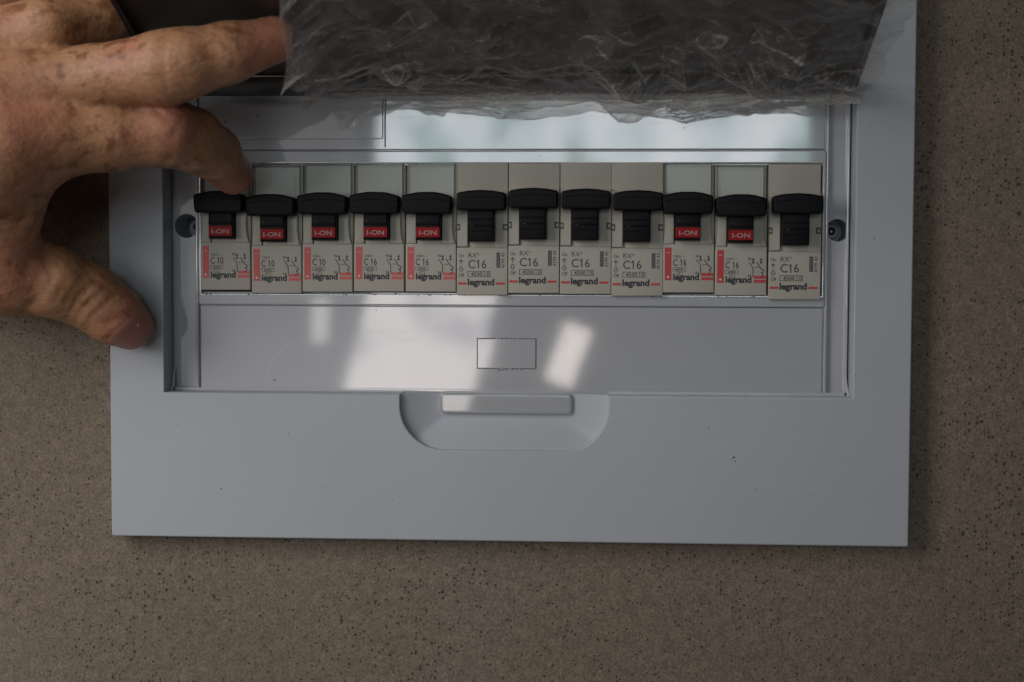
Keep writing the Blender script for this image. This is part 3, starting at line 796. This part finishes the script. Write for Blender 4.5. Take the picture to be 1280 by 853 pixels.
def nail(tip, along, up, ln, wd, lift=0.25):
    """curved nail plate laid on the finger's surface: rays are marched from outside onto the hand"""
    along = Vector(along).normalized(); up = Vector(up); up = (up-along*up.dot(along)).normalized(); side = along.cross(up)
    vs, fs = [], []; nu_, nv_ = 10, 10
    for j in range(nv_+1):
        for i in range(nu_+1):
            a = (i/nu_-.5)*2; t = j/nv_
            rw = wd/2*(1-0.18*(2*t-1)**4)
            cv = 1-0.25*a*a
            p0 = Vector(tip)-along*ln*(1-t)*(cv if t < .5 else 1)+along*(-0.12*ln*a*a if t >= .5 else 0)*(t)
            dirv = (up*math.cos(a*0.85)+side*math.sin(a*0.85)).normalized()
            p = p0+dirv*16+side*0
            for _ in range(60):
                dd = field(p)-(lift if abs(a) < .99 and 0 < j else -0.15)
                if dd < 0.02: break
                p = p-dirv*min(dd*0.8, 2.0)
            vs.append(p*MM)
    for j in range(nv_):
        for i in range(nu_):
            k = j*(nu_+1)+i; fs.append((k, k+1, k+nu_+2, k+nu_+1))
    me = bpy.data.meshes.new('nail'); me.from_pydata(vs, [], fs)
    bm = bmesh.new(); bm.from_mesh(me); bmesh.ops.recalc_face_normals(bm, faces=bm.faces); bm.to_mesh(me); bm.free()
    return me
def seg(ch): return Vector([float(v) for v in (ch[-1][0]-ch[-2][0])])
for ch, up, ln, wd, ext in ((thumb_f, (0.35, -1.0, -0.55), 11.5, 12, 5.2), (index_f, (0.9, -0.25, 0.75), 9, 9, 5.0), (middle_f, (0, 0.7, 1), 10, 10, 5)):
    d = seg(ch).normalized(); tip = Vector([float(v) for v in ch[-1][0]])+d*ext
    o = link('fingernail', nail(tip, d, up, ln, wd), M['nail'], hand, angle=180)

# ------------------------------------------------------------------ plastic film hanging from the lid
rng = np.random.RandomState(5)
def pn(x, s_, scale, n=7):
    """smooth random field made of a few sine waves, roughly -1..1; scale = feature size in mm"""
    o = 0
    for _ in range(n):
        a = rng.uniform(0, 2*math.pi); f = 2*math.pi/(scale*rng.uniform(1.6, 4.0))
        o = o+np.sin(f*(math.cos(a)*x+math.sin(a)*s_)+rng.uniform(0, 6.28))
    return o/math.sqrt(n)*1.1
def tri(v): return np.abs((v % 1.0)-0.5)*2
def crumple(x, s_):
    """flat facets meeting in sharp folds: triangle waves in many directions, each strong only in patches"""
    h = 0
    wx = 2.5*pn(x, s_, 26); ws = 2.5*pn(x, s_, 26)
    for i in range(30):
        a = rng.normal(0.0, 0.8)+(math.pi/2 if i % 3 == 0 else 0.55 if i % 2 else -0.6)
        f = 0.028*1.19**(i % 10)
        msk = np.clip(pn(x, s_, 26 if i % 2 else 14)-0.25, 0, 1.4)
        h = h+CR_A/f*msk*tri(f*(math.cos(a)*(x+wx)+math.sin(a)*(s_+ws)*1.2)+rng.rand()+0.06*pn(x, s_, 14))
    return h
CR_A = 0.14
nu, nv = 620, 190
NH = 26                                   # rows of the free hanging hem
uu = np.linspace(0, 1, nu+1)[None, :]; 
sv = np.concatenate([np.linspace(-12, 8, NH, endpoint=False), np.linspace(8, 108, nv+1-NH)])[:, None]
kk = np.clip((sv-8)/82.0, 0, 1.2)
xl0 = at(386, 124, -7)[0]; xl1 = at(338, 0, -97)[0]
x0 = xl0+(xl1-xl0)*kk; x1 = LX1+0.4+7.0*np.clip(sv/60, 0, 1)
S0 = np.broadcast_to(sv, (nv+1, nu+1)).astype(float)
X = x0+(x1-x0)*uu
x0e = 1.8*pn(S0*0, S0, 13); x1e = 1.0*pn(S0*0+50, S0, 9)
X = X+x0e*np.exp(-(X-x0)/6)+x1e*np.exp(-(x1-X)/6)
AS = 0.36+0.64*np.exp(-(np.clip(S0-14, 0, None)/30.0)**2)+0.25*np.exp(-(X-x0)/18)
cr = crumple(X, S0)*AS
fine = pn(X, S0, 2.5)*0.04
off = np.maximum(2.6+cr*0.9+1.4*pn(X, S0, 40)+fine, 0.7)+15*np.exp(-(X-x0)/13.0)*np.clip((S0-8)/30, 0, 1)
off = off*(0.45+0.55*np.clip((S0-8)/26, 0, 1))
Yl = hinge_y+S0*lid_t[0]+off*lid_n[0]; Zl = hinge_z+S0*lid_t[1]+off*lid_n[1]
# hem: from the lid's hinge line down to the free edge measured along the cover
hx = [384, 430, 480, 520, 560, 600, 620, 655, 700, 740, 800, 865, 890, 920, 960, 1000, 1030, 1064]
hy = [125, 128, 124, 127, 130, 133, 137, 138, 134, 127, 131, 141, 138, 134, 128, 130, 133, 131]
hxm = [at(a, b2, -6)[0] for a, b2 in zip(hx, hy)]; hzm = [at(a, b2, -6)[1] for a, b2 in zip(hx, hy)]
Ze = np.interp(X, hxm, hzm)+0.25*pn(X, X*0, 3)
off8 = 2.8+0.10*cr
Y8 = hinge_y+8*lid_t[0]+off8*lid_n[0]; Z8 = hinge_z+8*lid_t[1]+off8*lid_n[1]
dr = np.clip((8-S0)/20.0, 0, 1)
Yh = Y8+1.2*dr-0.25*cr*dr-1.2*np.sin(dr*3.0)-0.5*pn(X, S0, 5)*dr
Zh = Z8+(Ze-Z8)*dr
bl = np.clip((S0-8)/8, 0, 1); bl = bl*bl*(3-2*bl)
Yb = hinge_y+S0*lid_t[0]+(off8*(1-bl)+off*bl)*lid_n[0]; Zb = hinge_z+S0*lid_t[1]+(off8*(1-bl)+off*bl)*lid_n[1]
hm = S0 < 8
Y = np.where(hm, Yh, Yb); Z = np.where(hm, Zh, Zb)
curv = np.zeros_like(cr); curv[1:-1, 1:-1] = np.abs(cr[1:-1, 2:]+cr[1:-1, :-2]-2*cr[1:-1, 1:-1])+np.abs(cr[2:, 1:-1]+cr[:-2, 1:-1]-2*cr[1:-1, 1:-1])
CREASE = (np.clip((curv/np.percentile(curv, 99.2))**1.25, 0, 1.1)+0.30*np.clip((8-S0)/6, 0, 1)).reshape(-1).astype(np.float32)
vs = (np.stack([X, Y, Z], -1).reshape(-1, 3)*MM).tolist(); fs = []
for j in range(nv):
    for i in range(nu):
        a = j*(nu+1)+i; fs.append((a, a+1, a+nu+2, a+nu+1))
me = bpy.data.meshes.new('film'); me.from_pydata(vs, [], fs)
at_ = me.attributes.new('crease', 'FLOAT', 'POINT'); at_.data.foreach_set('value', CREASE)
m = bpy.data.materials.new('thin_clear_film'); m.use_nodes = True; nt = m.node_tree; nt.nodes.clear()
out = nt.nodes.new('ShaderNodeOutputMaterial'); tr = nt.nodes.new('ShaderNodeBsdfTransparent'); tr.inputs[0].default_value = (0.93, 0.92, 0.90, 1)
gl = nt.nodes.new('ShaderNodeBsdfGlossy'); gl.inputs['Roughness'].default_value = 0.10
df = nt.nodes.new('ShaderNodeBsdfDiffuse'); df.inputs[0].default_value = (0.78, 0.75, 0.72, 1)
tl = nt.nodes.new('ShaderNodeBsdfTranslucent'); tl.inputs[0].default_value = (0.75, 0.72, 0.70, 1)
hz = nt.nodes.new('ShaderNodeMixShader'); hz.inputs[0].default_value = 0.4
nt.links.new(df.outputs[0], hz.inputs[1]); nt.links.new(tl.outputs[0], hz.inputs[2])
lw = nt.nodes.new('ShaderNodeLayerWeight'); lw.inputs[0].default_value = 0.35
mr = nt.nodes.new('ShaderNodeMapRange'); mr.inputs[1].default_value = 0.55; mr.inputs[2].default_value = 1.0; mr.inputs[3].default_value = 0.11; mr.inputs[4].default_value = 0.80
nt.links.new(lw.outputs['Facing'], mr.inputs[0])
m1 = nt.nodes.new('ShaderNodeMixShader'); ca = nt.nodes.new('ShaderNodeAttribute'); ca.attribute_name = 'crease'      # stretched creases turn milky, a property of the film
cm = nt.nodes.new('ShaderNodeMath'); cm.operation = 'MULTIPLY_ADD'; cm.inputs[1].default_value = 1.0; cm.use_clamp = True
nt.links.new(ca.outputs['Fac'], cm.inputs[0]); nt.links.new(mr.outputs[0], cm.inputs[2])
nt.links.new(cm.outputs[0], m1.inputs[0]); nt.links.new(tr.outputs[0], m1.inputs[1]); nt.links.new(hz.outputs[0], m1.inputs[2])
fr = nt.nodes.new('ShaderNodeMath'); fr.operation = 'POWER'; nt.links.new(lw.outputs['Facing'], fr.inputs[0]); fr.inputs[1].default_value = 2.2
fm = nt.nodes.new('ShaderNodeMath'); fm.operation = 'MINIMUM'; fm.inputs[1].default_value = 0.45; nt.links.new(fr.outputs[0], fm.inputs[0])
m2 = nt.nodes.new('ShaderNodeMixShader'); nt.links.new(fm.outputs[0], m2.inputs[0]); nt.links.new(m1.outputs[0], m2.inputs[1]); nt.links.new(gl.outputs[0], m2.inputs[2])
nt.links.new(m2.outputs[0], out.inputs[0])
cn = nz(nt, 260, 4, 0.6, vec=(1, 1, 1), dist=1.0); bn = nt.nodes.new('ShaderNodeBump'); bn.inputs['Distance'].default_value = 0.0007; bn.inputs['Strength'].default_value = 0.7
nt.links.new(cn.outputs['Fac'], bn.inputs['Height'])
for s_ in (gl, df): nt.links.new(bn.outputs[0], s_.inputs['Normal'])
M['film'] = m
film = link('plastic_film', me, m, None, angle=40)
tag(film, 'crumpled clear protective film hanging off the dark lid above the breakers', 'plastic film')
